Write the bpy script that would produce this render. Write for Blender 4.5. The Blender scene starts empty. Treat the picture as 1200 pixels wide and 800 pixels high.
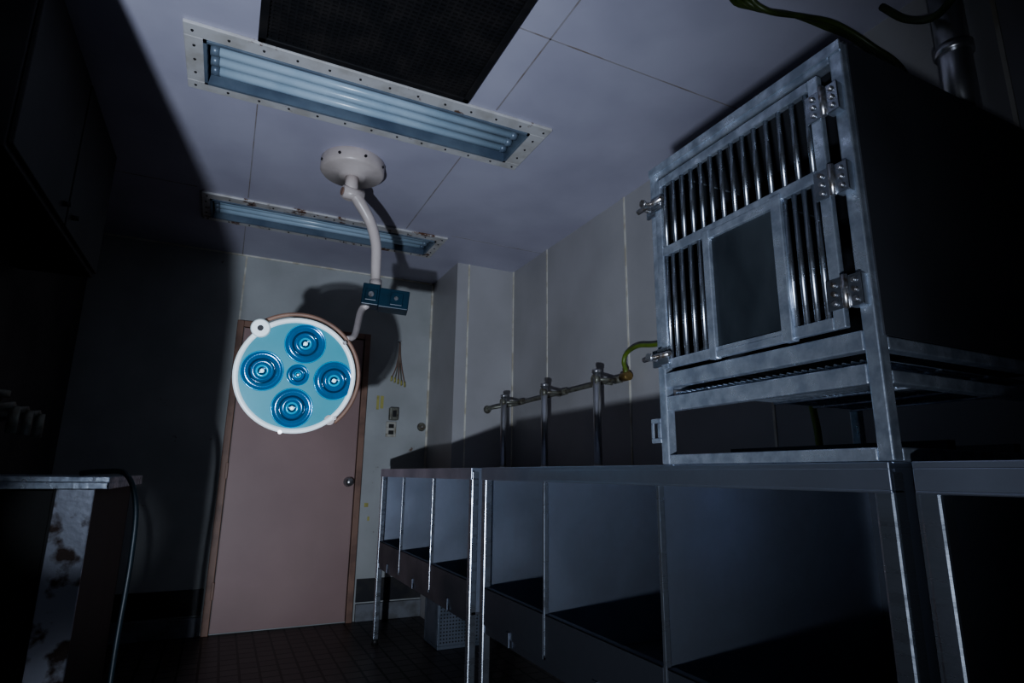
import bpy, bmesh, math, random
from mathutils import Vector, Matrix
random.seed(4)
sc=bpy.context.scene
col=sc.collection

# ---------------------------------------------------------------- materials
def mat(name, c, c2=None, rough=.5, metal=0., scale=6., lo=.45, hi=.65, bump=0., bscale=40., stretch=None, emit=None, estr=0., rvar=0., spec=None, spots=None, detail=6, aniso=0.):
    m=bpy.data.materials.new(name); m.use_nodes=True
    nt=m.node_tree; N=nt.nodes; L=nt.links
    b=N["Principled BSDF"]
    b.inputs["Base Color"].default_value=(*c,1)
    b.inputs["Roughness"].default_value=rough
    b.inputs["Metallic"].default_value=metal
    if spec is not None: b.inputs["Specular IOR Level"].default_value=spec
    tc=N.new("ShaderNodeTexCoord"); mp=N.new("ShaderNodeMapping")
    L.new(tc.outputs["Object"],mp.inputs["Vector"])
    if stretch: mp.inputs["Scale"].default_value=stretch
    last=None
    if c2 is not None:
        n=N.new("ShaderNodeTexNoise"); n.inputs["Scale"].default_value=scale; n.inputs["Detail"].default_value=detail
        L.new(mp.outputs[0],n.inputs["Vector"])
        r=N.new("ShaderNodeMapRange"); r.inputs["From Min"].default_value=lo; r.inputs["From Max"].default_value=hi
        L.new(n.outputs["Fac"],r.inputs["Value"])
        mx=N.new("ShaderNodeMix"); mx.data_type='RGBA'
        mx.inputs[6].default_value=(*c,1); mx.inputs[7].default_value=(*c2,1)
        L.new(r.outputs[0],mx.inputs[0]); last=mx.outputs[2]
        if rvar:
            r2=N.new("ShaderNodeMapRange"); r2.inputs["To Min"].default_value=rough-rvar; r2.inputs["To Max"].default_value=rough+rvar
            r2.inputs["From Min"].default_value=.3; r2.inputs["From Max"].default_value=.7
            L.new(n.outputs["Fac"],r2.inputs["Value"]); L.new(r2.outputs[0],b.inputs["Roughness"])
    if spots:
        n2=N.new("ShaderNodeTexNoise"); n2.inputs["Scale"].default_value=spots[1]; n2.inputs["Detail"].default_value=8; n2.inputs["Roughness"].default_value=.65
        L.new(tc.outputs["Object"],n2.inputs["Vector"])
        r3=N.new("ShaderNodeMapRange"); r3.inputs["From Min"].default_value=spots[2]; r3.inputs["From Max"].default_value=spots[2]+.05
        L.new(n2.outputs["Fac"],r3.inputs["Value"])
        m2=N.new("ShaderNodeMix"); m2.data_type='RGBA'
        if last: L.new(last,m2.inputs[6])
        else: m2.inputs[6].default_value=(*c,1)
        m2.inputs[7].default_value=(*spots[0],1)
        L.new(r3.outputs[0],m2.inputs[0]); last=m2.outputs[2]
    if last: L.new(last,b.inputs["Base Color"])
    if bump:
        n3=N.new("ShaderNodeTexNoise"); n3.inputs["Scale"].default_value=bscale; n3.inputs["Detail"].default_value=4
        L.new(mp.outputs[0],n3.inputs["Vector"])
        bp=N.new("ShaderNodeBump"); bp.inputs["Strength"].default_value=bump; bp.inputs["Distance"].default_value=.01
        L.new(n3.outputs["Fac"],bp.inputs["Height"]); L.new(bp.outputs[0],b.inputs["Normal"])
    if emit:
        b.inputs["Emission Color"].default_value=(*emit,1); b.inputs["Emission Strength"].default_value=estr
    return m

M={}
M['ceil']=mat("ceiling_panel",(.52,.51,.60),(.42,.41,.50),.45,scale=2.5,lo=.35,hi=.75,spots=((.3,.25,.2),5,.72))
M['wall']=mat("wall_panel",(.45,.44,.44),(.37,.36,.36),.42,scale=2.,lo=.35,hi=.7,spots=((.20,.15,.10),4,.73))
M['wallb']=mat("back_wall_paint",(.46,.47,.46),(.37,.38,.37),.6,scale=3.,lo=.35,hi=.7,spots=((.14,.075,.04),6,.665))
M['seam']=mat("seam_sealant",(.68,.66,.58),(.50,.46,.36),.6,scale=12)
M['groove']=mat("ceiling_joint",(.36,.34,.36),(.26,.22,.2),.7,scale=9)
M['door']=mat("door_paint",(.39,.265,.245),(.32,.215,.20),.5,scale=2.,lo=.3,hi=.75,spots=((.12,.07,.05),14,.72))
M['frame']=mat("door_frame_paint",(.30,.18,.13),(.2,.12,.09),.5,scale=8)
M['steel']=mat("stainless_steel",(.50,.53,.58),(.30,.33,.38),.30,.92,scale=3.,lo=.3,hi=.75,bump=.04,bscale=60,stretch=(1,1,12),rvar=.1)
M['steeld']=mat("bench_steel",(.66,.71,.82),(.46,.50,.60),.37,.96,scale=5.,lo=.3,hi=.75,bump=.02,bscale=50,rvar=.05)
M['steelp']=mat("bench_panel_steel",(.16,.17,.20),(.10,.11,.13),.4,.85,scale=4.,lo=.3,hi=.75,bump=.05,bscale=30,rvar=.1)
M['galv']=mat("galvanised_steel",(.68,.74,.83),(.34,.38,.45),.36,.75,scale=26.,lo=.36,hi=.64,bump=.12,bscale=60,rvar=.15)
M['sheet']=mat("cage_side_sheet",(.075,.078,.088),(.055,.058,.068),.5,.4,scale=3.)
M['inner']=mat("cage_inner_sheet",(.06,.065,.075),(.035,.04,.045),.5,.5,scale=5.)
M['acryl']=mat("smoked_panel",(.018,.022,.027),(.05,.058,.066),.3,.0,scale=4.,stretch=(1,1,.4))
M['bolt']=mat("bolt_metal",(.6,.6,.62),(.3,.25,.2),.3,.9,scale=80)
M['dark']=mat("dark_metal",(.02,.02,.022),(.035,.032,.032),.5,.3,scale=10)
M['grille']=mat("grille_black",(.008,.008,.009),(.013,.012,.012),.65,0,scale=10)
M['cream']=mat("enamel_cream",(.60,.59,.58),(.49,.47,.44),.4,scale=10,spots=((.18,.10,.06),11,.64))
M['creamr']=mat("enamel_cream_rusted",(.60,.59,.58),(.46,.44,.41),.4,scale=10,spots=((.14,.07,.04),9,.57))
M['lampw']=mat("lamp_enamel_white",(.62,.55,.52),(.50,.44,.41),.35,scale=6,spots=((.3,.2,.15),18,.70))
M['rim']=mat("lamp_rim_white",(.85,.88,.9),(.75,.78,.8),.3,scale=10,emit=(.7,.9,1.),estr=.34)  # emission imitates light striking the rim
M['face']=mat("lamp_face_glass",(.04,.15,.20),(.03,.11,.15),.4,scale=9,lo=.3,hi=.7,emit=(.10,.46,.62),estr=.42,spec=.15)  # emission stands in for a beam falling on the face
M['blue']=mat("reflector_blue",(.0,.06,.16),(.0,.04,.10),.15,.2,scale=20,emit=(.0,.16,.40),estr=.42)  # emission from here to bulb_glass imitates light caught by the lenses
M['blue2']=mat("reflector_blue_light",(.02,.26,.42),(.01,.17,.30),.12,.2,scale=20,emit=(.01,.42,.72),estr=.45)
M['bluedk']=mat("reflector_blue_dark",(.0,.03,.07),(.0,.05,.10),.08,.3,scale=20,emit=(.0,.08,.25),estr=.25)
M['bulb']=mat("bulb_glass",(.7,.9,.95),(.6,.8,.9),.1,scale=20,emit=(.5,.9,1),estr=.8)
M['teal']=mat("joint_teal_plastic",(.010,.040,.068),(.006,.026,.045),.35,scale=12)
M['tube']=mat("fluorescent_tube",(.46,.58,.68),(.38,.50,.60),.28,scale=5)
M['refl']=mat("fixture_reflector",(.20,.25,.31),(.12,.16,.22),.35,.2,scale=5)
M['hoseg']=mat("green_hose",(.13,.20,.03),(.08,.12,.02),.4,scale=10)
M['cableg']=mat("green_cable",(.04,.06,.012),(.025,.037,.01),.45,scale=10)
M['hoseb']=mat("blue_hose",(.01,.022,.03),(.01,.017,.022),.45,scale=10)
M['pipe']=mat("old_pipe",(.24,.24,.20),(.12,.10,.07),.45,.5,scale=20)
M['chrome']=mat("chrome_tube",(.62,.62,.64),(.42,.41,.40),.28,.85,scale=20,stretch=(1,1,.2))
M['brass']=mat("brass",(.35,.25,.1),(.2,.13,.05),.35,.8,scale=20)
M['plastic']=mat("outlet_plastic",(.5,.48,.42),(.3,.27,.2),.45,scale=30)
M['black']=mat("black_plastic",(.02,.02,.02),(.03,.03,.03),.5,scale=30)
M['yellow']=mat("yellow_tape",(.45,.42,.14),(.33,.30,.1),.6,scale=20)
M['tile']=mat("base_tile_dark",(.03,.03,.035),(.05,.048,.045),.4,scale=10)
M['curb']=mat("base_curb",(.20,.21,.23),(.12,.12,.12),.5,scale=8)
M['mesh']=mat("perforated_steel",(.16,.18,.22),(.10,.12,.15),.45,.3,scale=8)
M['rusty']=mat("rusty_steel",(.50,.52,.60),(.10,.07,.06),.35,.5,scale=12,lo=.53,hi=.62,bump=.1)
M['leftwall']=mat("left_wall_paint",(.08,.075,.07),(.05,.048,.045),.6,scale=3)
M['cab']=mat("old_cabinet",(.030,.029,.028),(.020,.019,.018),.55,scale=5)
M['cloth']=mat("blocker_fabric",(.04,.04,.045),(.03,.03,.035),.9,scale=5)  # for the added light blocker on the left

def tile_mat():
    m=bpy.data.materials.new("floor_tile"); m.use_nodes=True; N=m.node_tree.nodes; L=m.node_tree.links; b=N["Principled BSDF"]
    tc=N.new("ShaderNodeTexCoord"); br=N.new("ShaderNodeTexBrick"); br.offset=0; br.squash=1
    br.inputs["Scale"].default_value=1; br.inputs["Brick Width"].default_value=.1; br.inputs["Row Height"].default_value=.1
    br.inputs["Mortar Size"].default_value=.007
    br.inputs["Color1"].default_value=(.085,.070,.066,1); br.inputs["Color2"].default_value=(.060,.050,.048,1); br.inputs["Mortar"].default_value=(.003,.003,.003,1)
    L.new(tc.outputs["Object"],br.inputs["Vector"])
    L.new(br.outputs["Color"],b.inputs["Base Color"]); b.inputs["Roughness"].default_value=.4
    bp=N.new("ShaderNodeBump"); bp.inputs["Strength"].default_value=.6; bp.inputs["Distance"].default_value=.005; bp.invert=True
    L.new(br.outputs["Fac"],bp.inputs["Height"]); L.new(bp.outputs[0],b.inputs["Normal"])
    return m
M['floor']=tile_mat()

# ---------------------------------------------------------------- mesh helpers
def finish(name,bm,m,parent=None,smooth=False,bevel=0):
    me=bpy.data.meshes.new(name); bm.normal_update(); bm.to_mesh(me); bm.free()
    o=bpy.data.objects.new(name,me); col.objects.link(o)
    ms=m if isinstance(m,(list,tuple)) else [m]
    for k in ms: me.materials.append(M[k])
    if smooth:
        for p in me.polygons: p.use_smooth=True
    if bevel:
        md=o.modifiers.new("bevel",'BEVEL'); md.width=bevel; md.segments=2; md.limit_method='ANGLE'
    if parent: o.parent=parent
    return o
def grp(name):
    e=bpy.data.objects.new(name,None); e.empty_display_size=.1; col.objects.link(e); return e
def addbox(bm,x0,x1,y0,y1,z0,z1,mi=0):
    v=[bm.verts.new(p) for p in ((x0,y0,z0),(x1,y0,z0),(x1,y1,z0),(x0,y1,z0),(x0,y0,z1),(x1,y0,z1),(x1,y1,z1),(x0,y1,z1))]
    for f in ((3,2,1,0),(4,5,6,7),(0,1,5,4),(1,2,6,5),(2,3,7,6),(3,0,4,7)):
        fc=bm.faces.new([v[i] for i in f]); fc.material_index=mi
def boxes(name,L,m,parent=None,bevel=0):
    bm=bmesh.new()
    for b in L: addbox(bm,*b)
    return finish(name,bm,m,parent,bevel=bevel)
def addcyl(bm,p0,p1,r0,r1=None,n=20,mi=0,cap=True):
    p0=Vector(p0);p1=Vector(p1); r1=r0 if r1 is None else r1
    d=(p1-p0).normalized(); q=d.to_track_quat('Z','Y').to_matrix()
    A=[];B=[]
    for i in range(n):
        a=2*math.pi*i/n; v=q@Vector((math.cos(a),math.sin(a),0))
        A.append(bm.verts.new(p0+v*r0)); B.append(bm.verts.new(p1+v*r1))
    for i in range(n):
        f=bm.faces.new((A[i],A[(i+1)%n],B[(i+1)%n],B[i])); f.material_index=mi; f.smooth=True
    if cap:
        f=bm.faces.new(A[::-1]); f.material_index=mi; f=bm.faces.new(B); f.material_index=mi
def cyls(name,L,m,parent=None,n=20):
    bm=bmesh.new()
    for c in L: addcyl(bm,*c,n=n)
    return finish(name,bm,m,parent)
def lathe(name,prof,m,parent=None,n=48,mw=None,mids=None,smooth=True):
    bm=bmesh.new(); rings=[]
    for r,z in prof:
        if r<1e-6: rings.append([bm.verts.new((0,0,z))])
        else: rings.append([bm.verts.new((r*math.cos(2*math.pi*i/n),r*math.sin(2*math.pi*i/n),z)) for i in range(n)])
    for k in range(len(rings)-1):
        A,B=rings[k],rings[k+1]
        for i in range(n):
            j=(i+1)%n
            if len(A)==1 and len(B)==1: continue
            if len(A)==1: f=bm.faces.new((A[0],B[j],B[i]))
            elif len(B)==1: f=bm.faces.new((A[i],A[j],B[0]))
            else: f=bm.faces.new((A[i],A[j],B[j],B[i]))
            f.smooth=smooth
            if mids: f.material_index=mids[k]
    bmesh.ops.recalc_face_normals(bm,faces=bm.faces)
    if mw is not None: bm.transform(mw)
    return finish(name,bm,m,parent)
def tube(name,pts,r,m,parent=None,n=10,sub=10,radii=None):
    P=[Vector(p) for p in pts]; Q=[P[0]*2-P[1]]+P+[P[-1]*2-P[-2]]; S=[];RR=[]
    for i in range(1,len(Q)-2):
        for k in range(sub):
            t=k/sub
            S.append(.5*((2*Q[i])+(-Q[i-1]+Q[i+1])*t+(2*Q[i-1]-5*Q[i]+4*Q[i+1]-Q[i+2])*t*t+(-Q[i-1]+3*Q[i]-3*Q[i+1]+Q[i+2])*t**3))
            if radii: RR.append(radii[i-1]*(1-t)+radii[i]*t)
    S.append(P[-1]); 
    if radii: RR.append(radii[-1])
    bm=bmesh.new(); rings=[]; nrm=None
    for i,p in enumerate(S):
        d=(S[min(i+1,len(S)-1)]-S[max(i-1,0)]).normalized()
        if nrm is None:
            nrm=d.orthogonal().normalized()
        nrm=(nrm-d*nrm.dot(d)).normalized(); bn=d.cross(nrm)
        rr=RR[i] if radii else r
        rings.append([bm.verts.new(p+(nrm*math.cos(2*math.pi*k/n)+bn*math.sin(2*math.pi*k/n))*rr) for k in range(n)])
    for i in range(len(rings)-1):
        for k in range(n):
            f=bm.faces.new((rings[i][k],rings[i][(k+1)%n],rings[i+1][(k+1)%n],rings[i+1][k])); f.smooth=True
    bm.faces.new(rings[0][::-1]); bm.faces.new(rings[-1])
    return finish(name,bm,m,parent)

# ---------------------------------------------------------------- room shell
H=2.642; XL=-.95; XR=1.95; YB=4.62; YN=-1.6
boxes("floor",[(XL-.1,XR+.1,YN-.1,YB+.1,-.1,0)],'floor')
rows=[(YN-.1,2.21,None),(2.21,2.49,(-.235,1.145)),(2.49,3.67,None),(3.67,3.95,(-.235,1.175)),(3.95,YB+.1,None)]
L=[]
for y0,y1,h in rows:
    if h is None: L.append((XL-.1,XR+.1,y0,y1,H,H+.02))
    else: L+= [(XL-.1,h[0],y0,y1,H,H+.02),(h[1],XR+.1,y0,y1,H,H+.02)]
boxes("ceiling",L,'ceil')
boxes("wall_back",[(XL-.1,XR+.1,YB,YB+.1,0,H)],'wallb')
boxes("wall_right",[(XR,XR+.1,YN,YB,0,H)],'wall')
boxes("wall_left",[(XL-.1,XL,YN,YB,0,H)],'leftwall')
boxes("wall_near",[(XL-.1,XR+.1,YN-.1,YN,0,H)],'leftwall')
boxes("wall_column",[(1.47,XR,4.03,YB,0,H)],'wall')
boxes("trim_1",[(.932,.938,YN,2.13,H-.0015,H),(.932,.938,2.57,3.58,H-.0015,H),(-.033,-.028,2.57,3.58,H-.0015,H),
  (-.033,-.028,4.04,YB,H-.0015,H),(XL,-.05,1.637,1.643,H-.0015,H),(.8,XR,1.637,1.643,H-.0015,H),(1.25,XR,3.56,3.565,H-.0015,H),(XL,-.3,3.56,3.565,H-.0015,H)],'groove')
boxes("trim_2",[(XR-.004,XR,y-.006,y+.006,.3,H) for y in (3.48,2.56,1.64,.72)]+[(XR-.008,XR,4.02,4.03,.3,H)],'seam')
boxes("trim_3",[(1.56,1.572,4.026,4.03,.3,H)],'seam')
boxes("trim_4",[(-.006,.006,YB-.004,YB,2.13,H),(1.455,1.47,YB-.008,YB,.3,H),(XL,1.47,YB-.008,YB,H-.012,H)],'seam')
boxes("baseboard_back",[(XL,-.02,YB-.03,YB,0,.12),(.98,1.47,YB-.03,YB,0,.12),(1.44,XR,4.0,4.03,0,.12)],'curb',bevel=.006)
boxes("trim_5",[(XL,-.02,YB-.01,YB,.13,.29),(.98,1.47,YB-.01,YB,.13,.29),(1.46,XR,4.02,4.03,.13,.29)],'tile')

# ---------------------------------------------------------------- door
g=grp("door_1")
boxes("jamb",[(-.01,.035,YB-.035,YB,0,2.13),(.915,.96,YB-.035,YB,0,2.13),(.035,.915,YB-.035,YB,2.085,2.13)],'frame',g,bevel=.004)
boxes("slab",[(.04,.91,YB-.022,YB-.002,.01,2.08)],'door',g,bevel=.003)
boxes("hinges",[(.022,.04,YB-.04,YB-.022,z,z+.11) for z in (.22,1.0,1.8)],'frame',g,bevel=.003)
R=Matrix.Translation((.865,YB-.022,.985))@Matrix.Rotation(math.pi/2,4,'X')
lathe("knob",[(0,0),(.036,0),(.036,.006),(.015,.01),(.014,.03),(.027,.038),(.032,.05),(.028,.062),(0,.068)],'chrome',g,mw=R,n=28)

# ---------------------------------------------------------------- recessed fluorescent fixtures
def fixture(nm,x0,x1,y0,y1,ix0,ix1,iy0,iy1,ntube,fm):
    g=grp(nm)
    zt=H-.014
    boxes("flange",[(x0,x1,y0,iy0,zt,H),(x0,x1,iy1,y1,zt,H),(x0,ix0,iy0,iy1,zt,H),(ix1,x1,iy0,iy1,zt,H)],fm,g,bevel=.003)
    boxes("inner_lip",[(ix0,ix1,iy0,iy0+.012,zt-.006,H+.03),(ix0,ix1,iy1-.012,iy1,zt-.006,H+.03),(ix0,ix0+.012,iy0,iy1,zt-.006,H+.03),(ix1-.012,ix1,iy0,iy1,zt-.006,H+.03)],'refl',g)
    boxes("reflector_tray",[(ix0,ix1,iy0,iy1,H+.075,H+.085),(ix0,ix1,iy0,iy0+.006,H,H+.075),(ix0,ix1,iy1-.006,iy1,H,H+.075),(ix0,ix0+.006,iy0,iy1,H,H+.075),(ix1-.006,ix1,iy0,iy1,H,H+.075)],'refl',g)
    C=[];E=[]
    for i in range(ntube):
        y=iy0+.045+(iy1-iy0-.09)*i/(ntube-1)
        C.append(((ix0+.05,y,H+.03),(ix1-.05,y,H+.03),.020))
        E.append(((ix0+.02,y,H+.03),(ix0+.052,y,H+.03),.023)); E.append(((ix1-.052,y,H+.03),(ix1-.02,y,H+.03),.023))
    cyls("tubes",C,'tube',g); cyls("tube_holders",E,'refl',g)
    S=[]
    n=12
    for i in range(n+1):
        x=x0+.03+(x1-x0-.06)*i/n
        for y in ((y0+iy0)/2,(y1+iy1)/2): S.append(((x,y,zt),(x,y,zt-.004),.0055,.004))
    for y in (y0+.12,(y0+y1)/2,y1-.12):
        for x in ((x0+ix0)/2,(x1+ix1)/2): S.append(((x,y,zt),(x,y,zt-.004),.0055,.004))
    cyls("screws",S,'dark',g,n=10)
fixture("recessed_fluorescent_fixture",-.30,1.23,2.14,2.55,-.235,1.145,2.21,2.49,4,'cream')
fixture("recessed_fluorescent_fixture.001",-.28,1.235,3.60,4.01,-.235,1.175,3.67,3.95,4,'creamr')

# ---------------------------------------------------------------- ceiling ventilation grille
g=grp("ceiling_vent_grille")
x0,x1,y0,y1=-.05,.79,1.15,2.11
boxes("frame",[(x0,x1,y0,y0+.03,H-.03,H),(x0,x1,y1-.03,y1,H-.03,H),(x0,x0+.03,y0,y1,H-.03,H),(x1-.03,x1,y0,y1,H-.03,H)],'dark',g,bevel=.004)
boxes("back_plate",[(x0+.02,x1-.02,y0+.02,y1-.02,H-.008,H-.002)],'grille',g)
bm=bmesh.new()
n=46
for i in range(n):
    y=y0+.035+(y1-y0-.07)*i/n; addbox(bm,x0+.03,x1-.03,y,y+.009,H-.02,H-.014)
for i in range(30):
    x=x0+.035+(x1-x0-.07)*i/30; addbox(bm,x,x+.008,y0+.03,y1-.03,H-.0205,H-.0145)
finish("mesh_bars",bm,'dark',g)

# ---------------------------------------------------------------- surgical ceiling lamp
g=grp("surgical_ceiling_lamp")
bx,by=.45,2.88
T=Matrix.Translation((bx,by,H))@Matrix.Rotation(math.pi,4,'X')
lathe("ceiling_mount",[(.157,0),(.162,.008),(.162,.062),(.152,.074),(.07,.080),(.065,.09),(0,.09)],'lampw',g,mw=T)
cyls("mount_bolts",[((bx+.160*math.cos(a),by+.160*math.sin(a),H-.04),(bx+.168*math.cos(a),by+.168*math.sin(a),H-.04),.007) for a in [i*math.pi/4+.2 for i in range(8)]],'dark',g,n=10)
cyls("post",[((bx,by,H-.08),(bx,by,H-.19),.034),((bx,by,H-.19),(bx,by,H-.205),.04)],'lampw',g,n=28)
cyls("post_hinge",[((bx-.045,by-.02,H-.185),(bx+.06,by+.0,H-.185),.032)],'lampw',g,n=24)
cyls("hinge_cap",[((bx-.045,by-.02,H-.185),(bx-.05,by-.021,H-.185),.02)],'frame',g,n=24)
tube("upper_arm",[(.46,2.87,2.46),(.50,2.88,2.42),(.565,2.90,2.33),(.60,2.90,2.22),(.608,2.90,2.10),(.612,2.90,1.98)],.025,'lampw',g,n=16,radii=[.028,.032,.028,.027,.026,.024])
cyls("arm_collar",[((.612,2.90,2.02),(.614,2.90,1.965),.031)],'lampw',g)
Rb=Matrix.Translation((.655,2.90,1.925))@Matrix.Rotation(math.radians(-12),4,'Z')@Matrix.Rotation(math.radians(4),4,'Y')
bm=bmesh.new()
addbox(bm,-.02,.13,-.055,.055,-.055,.045); addbox(bm,-.105,-.02,-.05,.05,-.05,.06); addbox(bm,.035,.10,-.062,.062,-.04,.03); addbox(bm,-.09,-.03,-.058,-.05,-.03,.03)
bm.transform(Rb); finish("arm_joint_housing",bm,'teal',g,bevel=.008)
cyls("joint_bolts",[(Rb@Vector((-.06,-.058,0)),Rb@Vector((-.06,-.068,0)),.014),(Rb@Vector((.065,-.062,-.005)),Rb@Vector((.065,-.07,-.005)),.010)],'bolt',g)
hc=Vector((.25,2.70,1.464)); nrm=Vector((-.07,-.98,-.17)).normalized()
up=Vector((0,0,1)); up=(up-nrm*up.dot(nrm)).normalized(); rt=up.cross(nrm)
HM=Matrix(((rt.x,up.x,nrm.x,hc.x),(rt.y,up.y,nrm.y,hc.y),(rt.z,up.z,nrm.z,hc.z),(0,0,0,1)))
def ang(a,r,z=0): return HM@Vector((r*math.cos(math.radians(a)),r*math.sin(math.radians(a)),z))
lathe("head_dome",[(.243,-.02),(.235,-.06),(.20,-.095),(.13,-.12),(0,-.13)],'lampw',g,mw=HM)
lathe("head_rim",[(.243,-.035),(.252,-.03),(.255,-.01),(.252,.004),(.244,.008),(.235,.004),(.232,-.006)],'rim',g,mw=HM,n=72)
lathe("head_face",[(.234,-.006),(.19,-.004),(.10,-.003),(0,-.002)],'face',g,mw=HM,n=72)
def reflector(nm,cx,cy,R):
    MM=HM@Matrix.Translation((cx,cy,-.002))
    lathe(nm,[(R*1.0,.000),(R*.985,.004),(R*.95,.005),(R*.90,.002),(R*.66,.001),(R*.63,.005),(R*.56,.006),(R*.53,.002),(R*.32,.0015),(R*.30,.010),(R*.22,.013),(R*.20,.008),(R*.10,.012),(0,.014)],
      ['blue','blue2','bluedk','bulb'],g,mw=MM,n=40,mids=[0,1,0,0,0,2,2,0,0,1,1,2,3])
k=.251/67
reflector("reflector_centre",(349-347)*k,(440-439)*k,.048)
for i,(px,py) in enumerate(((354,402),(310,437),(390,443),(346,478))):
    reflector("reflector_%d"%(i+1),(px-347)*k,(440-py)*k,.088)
tube("yoke",[ang(a,.272,-.035) for a in range(132,-56,-12)],.009,'frame',g,n=10,sub=4)
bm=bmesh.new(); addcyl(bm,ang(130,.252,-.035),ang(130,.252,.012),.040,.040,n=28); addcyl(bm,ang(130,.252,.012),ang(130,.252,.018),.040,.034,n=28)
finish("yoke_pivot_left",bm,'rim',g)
cyls("pivot_screw",[(ang(130,.252,.018),ang(130,.252,.026),.012)],'dark',g); 
cyls("yoke_pivot_right",[(ang(-50,.245,-.05),ang(-50,.245,-.0),.022)],'lampw',g)
for i,a in enumerate((40,-45,-100)):
    cyls("rim_clip_%d"%i,[(ang(a,.25,-.02),ang(a,.25,.014),.009)],'bolt',g,n=12)
e=ang(42,.272,-.035)
tube("lower_arm",[Rb@Vector((-.075,-.0,-.04)),Rb@Vector((-.10,-.01,-.085)),(e+Vector((.045,.05,.035))),e],.015,'lampw',g,n=12,radii=[.02,.018,.015,.013])

# ---------------------------------------------------------------- steel kennel bench
XF=.976; XK=1.78
def bench(nm,divs):
    g=grp(nm); y0,y1=divs[0],divs[-1]
    boxes("worktop",[(XF-.012,XK+.02,y0,y1,1.066,1.078),(XF-.012,XF-.004,y0,y1,1.032,1.068),(XF-.012,XF+.02,y0,y1,1.028,1.034)],'steeld',g,bevel=.002)
    bm=bmesh.new()
    for i,y in enumerate(divs):
        yy=min(max(y,y0+.003),y1-.003)
        addbox(bm,XF+.004,XK,yy-.002,yy+.002,.49,1.066)
    finish("dividers",bm,'steeld',g)
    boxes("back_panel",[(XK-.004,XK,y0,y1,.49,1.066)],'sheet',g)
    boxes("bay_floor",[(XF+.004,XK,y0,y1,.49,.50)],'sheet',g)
    fl=[];tr=[];hd=[]
    for a,b in zip(divs[:-1],divs[1:]):
        fl.append((XF-.004,XF,a+.008,b-.008,.485,.62)); fl.append((XF-.004,XF+.018,a+.008,b-.008,.616,.62))
        tr.append((XF-.006,XF+.010,b-.006,b+.004,.50,1.03))
        m=(a+b)/2
        hd.append((XF-.010,XF-.004,m-.012,m+.012,.46,.51))
    boxes("front_panels",fl,'steelp',g,bevel=.001)
    boxes("divider_edges",tr,'steel',g,bevel=.001)
    boxes("drain_tabs",hd,'steelp',g,bevel=.001)
    w=.034
    Lg=[]
    for y in (y0,y1-w):
        for x in (XF-.008,XK-w):
            Lg.append((x,x+w,y,y+w,0.03,1.064))
    boxes("legs",Lg,'steel',g,bevel=.005)
    cyls("leg_feet",[((a[0]+w/2,a[2]+w/2,0),(a[0]+w/2,a[2]+w/2,.035),.022,.015) for a in Lg],'black',g,n=14)
    boxes("lower_rails",[(XF,XF+.025,y0+w,y1-w,.455,.485),(XK-.03,XK-.005,y0+w,y1-w,.455,.485)],'steelp',g,bevel=.002)
    return g
bench("steel_kennel_bench",[2.385,2.92,3.475,4.0])
bench("steel_kennel_bench.001",[.60,1.18,1.76,2.275])
bench("steel_kennel_bench.002",[-.55,0.0,.565])

# ---------------------------------------------------------------- pet cage on bench
g=grp("steel_animal_cage")
x0,x1=XF-.02,1.70; y0,y1=.585,1.14; zb,zt=1.27,1.85; t=.026; z00=1.079
fr=[]
fr+=[(x0,x0+t,y0,y0+t,z00,zt),(x0,x0+t,y1-t,y1,z00,zt)]
fr+=[(x0,x0+t,y0+t,y1-t,zt-.03,zt)]
fr+=[(x0,x0+t,y0+t,y1-t,1.262,1.298)]
fr+=[(x0,x0+t,y0+t,y1-t,1.205,1.240)]
fr+=[(x0,x0+t,y0+t,y1-t,z00,z00+.022)]
fr+=[(x1-t,x1,y0,y0+t,z00,zt),(x1-t,x1,y1-t,y1,z00,zt)]
for y in (y0,y1-t):
    fr+=[(x0+t,x1-t,y,y+t,1.262,1.285),(x0+t,x1-t,y,y+t,z00,z00+.022),(x0+t,x1-t,y,y+t,zt-.006,zt)]
fr+=[(x0+t,x1-t,y0,y0+t,1.205,1.228)]
boxes("frame",fr,'galv',g,bevel=.003)
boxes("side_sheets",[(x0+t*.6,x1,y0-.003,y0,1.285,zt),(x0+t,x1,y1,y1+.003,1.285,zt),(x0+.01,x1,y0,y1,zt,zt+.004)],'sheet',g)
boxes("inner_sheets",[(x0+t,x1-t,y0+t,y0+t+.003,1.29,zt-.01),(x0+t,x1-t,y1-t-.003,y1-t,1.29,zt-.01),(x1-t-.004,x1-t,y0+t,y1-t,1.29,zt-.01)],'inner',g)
boxes("folded_top_flange",[(x0-.004,x0,y0,y1,zt-.018,zt+.004)],'galv',g,bevel=.001)
w=[]
for i in range(30):
    y=y0+t+(y1-y0-2*t)*(i+.5)/30; w.append(((x0+t,y,1.25),(x1-t,y,1.25),.0028))
for i in range(5):
    x=x0+.06+(x1-x0-.12)*i/4; w.append(((x,y0+t,1.246),(x,y1-t,1.246),.004))
cyls("wire_floor",w,'galv',g,n=8)
boxes("rear_shelf_rails",[(x0+.2,x0+.225,y0+t,y1-t,1.10,1.12),(x0+.42,x0+.445,y0+t,y1-t,1.10,1.12)],'sheet',g)
dx0,dx1=x0-.016,x0-.002
d0,d1=.628,1.105; dz0,dz1=1.305,1.80
s=.022
wy0,wy1=.730,.945
D=[(dx0,dx1,d0,d0+s,dz0,dz1),(dx0,dx1,d1-s,d1,dz0,dz1),(dx0,dx1,d0+s,d1-s,dz1-s,dz1),(dx0,dx1,d0+s,d1-s,dz0,dz0+s),(dx0,dx1,d0+s,d1-s,1.588,1.612)]
boxes("door_frame",D,'galv',g,bevel=.002)
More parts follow.
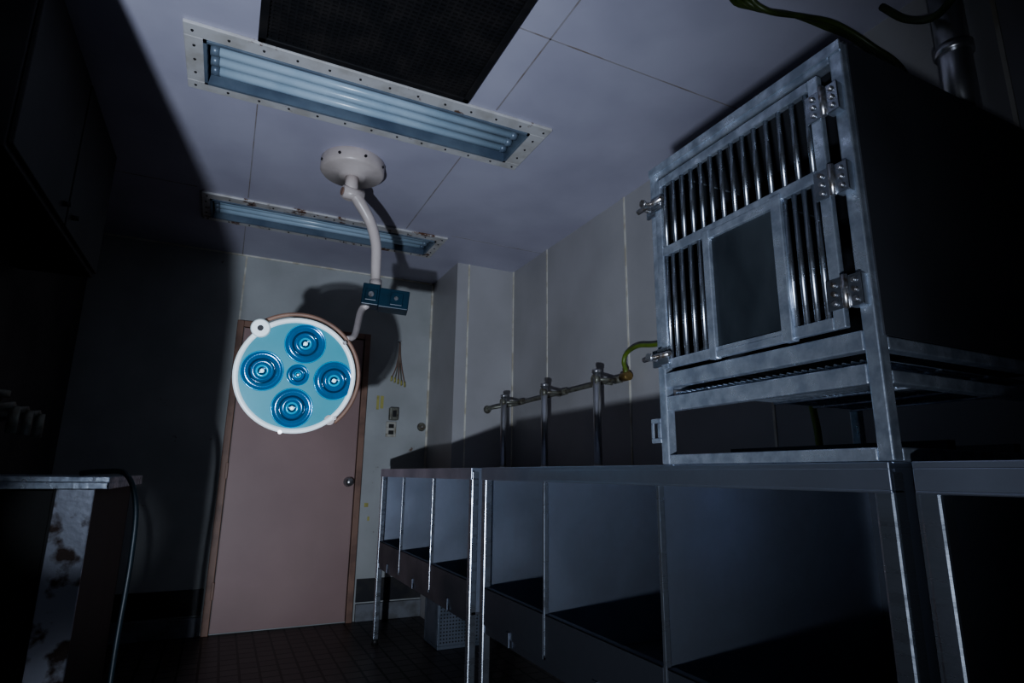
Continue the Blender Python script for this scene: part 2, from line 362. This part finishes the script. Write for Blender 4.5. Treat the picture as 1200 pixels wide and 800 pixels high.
boxes("door_window_frame",[(dx0-.006,dx1,wy0,wy0+.024,dz0-.004,1.60),(dx0-.004,dx1,wy1-.02,wy1,dz0-.004,1.60),(dx0-.003,dx1,wy0+.024,wy1-.02,dz0-.002,dz0+.012),(dx0-.003,dx1,wy0+.024,wy1-.02,1.578,1.596)],'galv',g,bevel=.002)
boxes("door_window_panel",[(dx0+.006,dx0+.010,wy0+.02,wy1-.016,dz0+.01,1.582)],'acryl',g)
bars=[]
n=14
for i in range(n):
    y=d0+s+.010+(d1-d0-2*s-.020)*i/(n-1); bars.append(((x0-.009,y,1.60),(x0-.009,y,dz1-.01),.0056))
for y in [d0+s+.012+i*.022 for i in range(4)]: bars.append(((x0-.009,y,dz0+.01),(x0-.009,y,1.60),.0056))
for y in [.964+i*.030 for i in range(4)]+[1.077]: bars.append(((x0-.009,y,dz0+.01),(x0-.009,y,1.60),.0056))
cyls("door_bars",bars,'steel',g,n=12)
hp=[];hb=[]
for z in (1.735,1.575,1.365):
    hp+=[(dx0-.004,dx0,y0+.004,y0+.028,z-.028,z+.028),(dx0-.004,dx0,y0+.038,y0+.070,z-.028,z+.028)]
    hb+=[((dx0-.006,y0+.033,z-.03),(dx0-.006,y0+.033,z+.03),.006)]
    for yy in (y0+.016,y0+.054):
        for zz in (-.017,.0,.017): hb.append(((dx0-.004,yy,z+zz),(dx0-.010,yy,z+zz),.0055,.004))
boxes("hinge_plates",hp,'steel',g,bevel=.001)
boxes("hinge_packers",[(dx0,x0+.001,y0+.006,y0+.030,z-.028,z+.028) for z in (1.735,1.575,1.365)],'galv',g)
cyls("hinge_bolts",hb,'bolt',g,n=10)
lp=[];lc=[]
for z in (1.735,1.335):
    lp+=[(dx0-.006,dx0,1.075,1.115,z-.02,z+.02),(x0-.008,x0,1.116,1.150,z-.02,z+.024)]
    lc+=[((dx0-.014,1.06,z),(dx0-.014,1.155,z),.007),((dx0-.014,1.10,z),(dx0-.04,1.10,z-.005),.005),((dx0-.04,1.10,z-.005),(dx0-.046,1.10,z-.006),.010)]
    lc+=[((dx0-.014,1.08,z),(dx0,1.08,z),.006),((dx0-.014,1.135,z),(x0,1.135,z),.006)]
boxes("latch_plates",lp,'steel',g,bevel=.002); cyls("latch_bolts",lc,'bolt',g,n=12)
bm=bmesh.new(); 
for b in ((x0,x0+.004,y1,y1+.036,1.13,1.142),(x0,x0+.004,y1,y1+.036,1.178,1.19),(x0,x0+.004,y1,y1+.012,1.142,1.178),(x0,x0+.004,y1+.026,y1+.036,1.142,1.178)): addbox(bm,*b)
finish("slotted_bracket",bm,'galv',g,bevel=.002)

# ---------------------------------------------------------------- wash pipes over bench
g=grp("water_supply_pipe")
tube("pipe_run",[(1.74,3.99,1.525),(1.74,3.94,1.528),(1.80,3.90,1.54),(1.89,3.86,1.555),(1.90,3.6,1.562),(1.90,3.1,1.565),(1.90,2.53,1.572)],.013,'pipe',g,sub=6)
cyls("column_flange",[((1.74,4.022,1.524),(1.74,3.99,1.525),.03,.02)],'pipe',g)
ys=(3.775,3.178,2.60)
cyls("pipe_clips",[((1.90,y+.12,1.565),(1.945,y+.12,1.565),.012) for y in ys[1:]],'pipe',g)
cyls("pipe_tees",[((1.90,y-.03,1.565),(1.90,y+.03,1.565),.020) for y in ys],'pipe',g)
tube("green_hose",[(1.90,2.54,1.572),(1.895,2.52,1.60),(1.89,2.53,1.65),(1.89,2.50,1.695),(1.89,2.40,1.715),(1.895,2.25,1.695),(1.89,1.95,1.70),(1.88,1.7,1.62),(1.86,1.45,1.45),(1.84,1.38,1.25),(1.82,1.36,1.09)],.012,'hoseg',g,sub=6)
cyls("hose_valve",[((1.90,2.56,1.572),(1.90,2.50,1.572),.024),((1.90,2.53,1.56),(1.90,2.53,1.62),.016)],'brass',g)
for i,y in enumerate(ys):
    cyls("standpipe_%d"%i,[((1.76,y,1.079),(1.76,y,1.60),.021),((1.76,y,1.079),(1.76,y,1.105),.03,.024),((1.76,y,1.59),(1.76,y,1.607),.025)],'chrome',g)
    cyls("branch_%d"%i,[((1.76,y,1.555),(1.895,y,1.562),.010),((1.74,y,1.553),(1.765,y,1.555),.026)],'pipe',g)

# ---------------------------------------------------------------- back wall fittings
g=grp("electrical_outlet")
boxes("plate",[(1.13,1.21,YB-.014,YB,1.33,1.45)],'plastic',g,bevel=.004)
boxes("sockets",[(1.15,1.19,YB-.018,YB-.013,1.35,1.38),(1.15,1.19,YB-.018,YB-.013,1.40,1.43)],'black',g,bevel=.002)
g=grp("rotary_switch_box")
boxes("housing",[(1.145,1.215,YB-.05,YB,1.46,1.56)],'pipe',g,bevel=.008)
boxes("knob",[(1.165,1.195,YB-.06,YB-.05,1.485,1.535)],'black',g,bevel=.004)
g=grp("blanking_cap")
cyls("disc",[((1.42,YB,1.42),(1.42,YB-.015,1.42),.035,.03)],'pipe',g); cyls("screw",[((1.42,YB-.015,1.42),(1.42,YB-.02,1.42),.008)],'bolt',g)
g=grp("hanging_cord_bundle")
cyls("hook",[((1.20,YB,2.10),(1.20,YB-.03,2.10),.006)],'bolt',g)
for i in range(5):
    dx=.012*(i-2); tube("cord_%d"%i,[(1.20,YB-.025,2.10),(1.20+dx*.3,YB-.03,1.98),(1.20+dx,YB-.03,1.88),(1.20+dx*2.2,YB-.03,1.80-.01*i)],.004,'pipe' if i%2 else 'frame',g,n=6,sub=5)
cyls("cord_tips",[((1.20+.0264*(i-2),YB-.03,1.81-.01*i),(1.20+.028*(i-2),YB-.03,1.77-.01*i),.007) for i in range(5)],'yellow',g,n=8)
g=grp("yellow_stickers")
boxes("strips",[(1.045,1.065,YB-.002,YB,1.54,1.65),(1.075,1.10,YB-.002,YB,1.55,1.65),(1.0,1.03,YB-.002,YB,.80,.83),(1.03,1.045,YB-.002,YB,.70,.73)],'yellow',g)
g=grp("perforated_bin")
boxes("body",[(1.30,1.62,3.7,3.72,.02,.34),(1.30,1.32,3.72,3.95,.02,.34),(1.60,1.62,3.72,3.95,.02,.34),(1.30,1.62,3.95,3.97,.02,.34),(1.30,1.62,3.70,3.97,.0,.02)],'mesh',g,bevel=.003)
bm=bmesh.new()
for i in range(15):
    for j in range(15): addcyl(bm,(1.32+i*.02,3.70,.04+j*.02),(1.32+i*.02,3.698,.04+j*.02),.005,n=6)
finish("holes",bm,'black',g)

# ---------------------------------------------------------------- pipes and cables, upper right
g=grp("flue_pipe")
cyls("pipe",[((1.86,.80,1.95),(1.86,.80,H),.042),((1.86,.80,2.30),(1.86,.80,2.33),.05)],'chrome',g,n=28)
cyls("elbow",[((1.86,.80,1.97),(1.86,.80,1.93),.042,.05)],'chrome',g,n=28)
g=grp("green_cable_bundle")
for i in range(4):
    o=.014*i
    tube("cable_%d"%i,[(1.18+o,.55,H-.012),(1.24+o,.95,H-.014),(1.36+o,1.17-o,H-.02),(1.47,1.17-o,H-.03-o),(1.60,1.13-o,H-.035-o),(1.72,1.10-o,H-.06-.5*o),(1.84,1.06-o,2.53-o),(1.90,1.0-o,2.35),(1.91,.96-o,2.0)],.009,'cableg',g,n=8,sub=6)
tube("cable_loop",[(1.86,.98,H-.02),(1.84,.9,2.50),(1.80,.80,2.42),(1.78,.70,2.45),(1.80,.62,2.40),(1.85,.5,2.2),(1.87,.45,1.9)],.012,'cableg',g,n=8,sub=6)
tube("cable_loop_2",[(1.80,.80,H-.02),(1.74,.68,2.56),(1.72,.60,2.50),(1.75,.5,2.35),(1.80,.4,2.0)],.012,'cableg',g,n=8,sub=6)

# ---------------------------------------------------------------- left side
XG=XL+.004
g=grp("steel_sink_counter")
cy0,cy1=2.4,3.3
boxes("worktop",[(XG,-.33,cy0-.02,cy1,1.010,1.028),(XG,-.33,cy0-.02,cy0-.012,.988,1.010),(-.338,-.33,cy0-.02,cy1,.988,1.010)],'galv',g,bevel=.002)
boxes("end_panel",[(-.475,-.37,cy0,cy0+.01,.03,1.01)],'rusty',g,bevel=.002)
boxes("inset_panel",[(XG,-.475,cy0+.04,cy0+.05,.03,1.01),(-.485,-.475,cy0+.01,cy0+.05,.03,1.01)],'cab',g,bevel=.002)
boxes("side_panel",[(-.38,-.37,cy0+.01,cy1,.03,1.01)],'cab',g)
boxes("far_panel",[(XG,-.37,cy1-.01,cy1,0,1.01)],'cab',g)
boxes("backsplash",[(XG,XG+.01,cy0,cy1,1.028,1.15)],'steel',g)
cyls("feet",[((x,y,0),(x,y,.03),.02) for x in (-.40,XL+.05) for y in (cy0+.04,cy1-.04)],'black',g)
g=grp("water_hose")
tube("hose",[(-.45,2.6,1.038),(-.38,2.55,1.045),(-.30,2.5,1.035),(-.255,2.47,.93),(-.245,2.46,.75),(-.25,2.45,.5),(-.25,2.44,.25),(-.25,2.40,.05),(-.22,2.25,.015),(-.15,2.1,.015)],.009,'hoseb',g)
g=grp("faucet_valves")
for i in range(3):
    y=2.55+.16*i
    cyls("valve_%d"%i,[((-.80,y,1.029),(-.80,y,1.24),.018),((-.80,y,1.24),(-.66,y,1.26),.016),((-.66,y,1.26),(-.66,y,1.17),.016),((-.80,y,1.24),(-.80,y,1.32),.012),((-.80,y,1.32),(-.80,y,1.345),.035)],'pipe',g)
g=grp("hanging_cupboard")
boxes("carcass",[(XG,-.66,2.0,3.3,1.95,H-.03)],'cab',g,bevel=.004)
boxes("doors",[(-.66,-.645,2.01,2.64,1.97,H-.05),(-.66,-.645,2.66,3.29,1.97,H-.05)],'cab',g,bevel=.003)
cyls("pulls",[((-.645,y,2.03),(-.62,y,2.03),.01) for y in (2.58,2.72)],'cab',g)
g=grp("shadow_blocker")  # unseen panel, added and slanted to cut the beam's left edge
prof=[(-.93,.08),(-.382,.08),(-.382,1.05),(-.422,1.37),(-.50,1.80),(-.58,2.2),(-.93,2.2)]
bm=bmesh.new()
A=[bm.verts.new((x,1.22,z)) for x,z in prof]; B=[bm.verts.new((x,1.24,z)) for x,z in prof]
bm.faces.new(A); bm.faces.new(B[::-1])
for i in range(len(prof)):
    j=(i+1)%len(prof); bm.faces.new((A[j],A[i],B[i],B[j]))
bmesh.ops.recalc_face_normals(bm,faces=bm.faces)
finish("panel",bm,'cloth',g)
boxes("legs",[(x,x+.02,1.22,1.24,0,.08) for x in (-.92,-.41)]+[(x,x+.02,1.08,1.38,0,.015) for x in (-.92,-.41)],'dark',g)

# ---------------------------------------------------------------- lights
def spot(nm,loc,tgt,w,size,blend,rad,c):
    l=bpy.data.lights.new(nm,'SPOT'); l.energy=w; l.spot_size=math.radians(size); l.spot_blend=blend; l.shadow_soft_size=rad; l.color=c
    o=bpy.data.objects.new(nm,l); o.location=loc; col.objects.link(o)
    o.rotation_euler=(Vector(tgt)-Vector(loc)).to_track_quat('-Z','Y').to_euler()
    return o
spot("flashlight",(-.55,-.35,.50),(.62,4.6,2.45),345,102,1.,.035,(.76,.85,1.))
spot("flashlight.001",(-.1,-.2,1.25),(-.40,2.4,.92),34,10,.8,.02,(.75,.85,1.))
w=bpy.data.worlds.new("World"); sc.world=w; w.use_nodes=True
w.node_tree.nodes["Background"].inputs[0].default_value=(.5,.6,.9,1); w.node_tree.nodes["Background"].inputs[1].default_value=.003
sc.view_settings.look='AgX - Medium High Contrast'

# ---------------------------------------------------------------- camera
th,p,r=[math.radians(a) for a in (25.73,12.84,.68)]
F=Vector((math.sin(th)*math.cos(p),math.cos(th)*math.cos(p),math.sin(p)))
R0=Vector((math.cos(th),-math.sin(th),0)); U0=R0.cross(F)
Rv=R0*math.cos(r)+U0*math.sin(r); Uv=U0*math.cos(r)-R0*math.sin(r)
cd=bpy.data.cameras.new("camera"); cam=bpy.data.objects.new("camera",cd); col.objects.link(cam)
cam.matrix_world=Matrix(((Rv.x,Uv.x,-F.x,0),(Rv.y,Uv.y,-F.y,0),(Rv.z,Uv.z,-F.z,1.05),(0,0,0,1)))
cd.sensor_width=36; cd.lens=685.4/1200*36; cd.clip_start=.02
sc.camera=cam
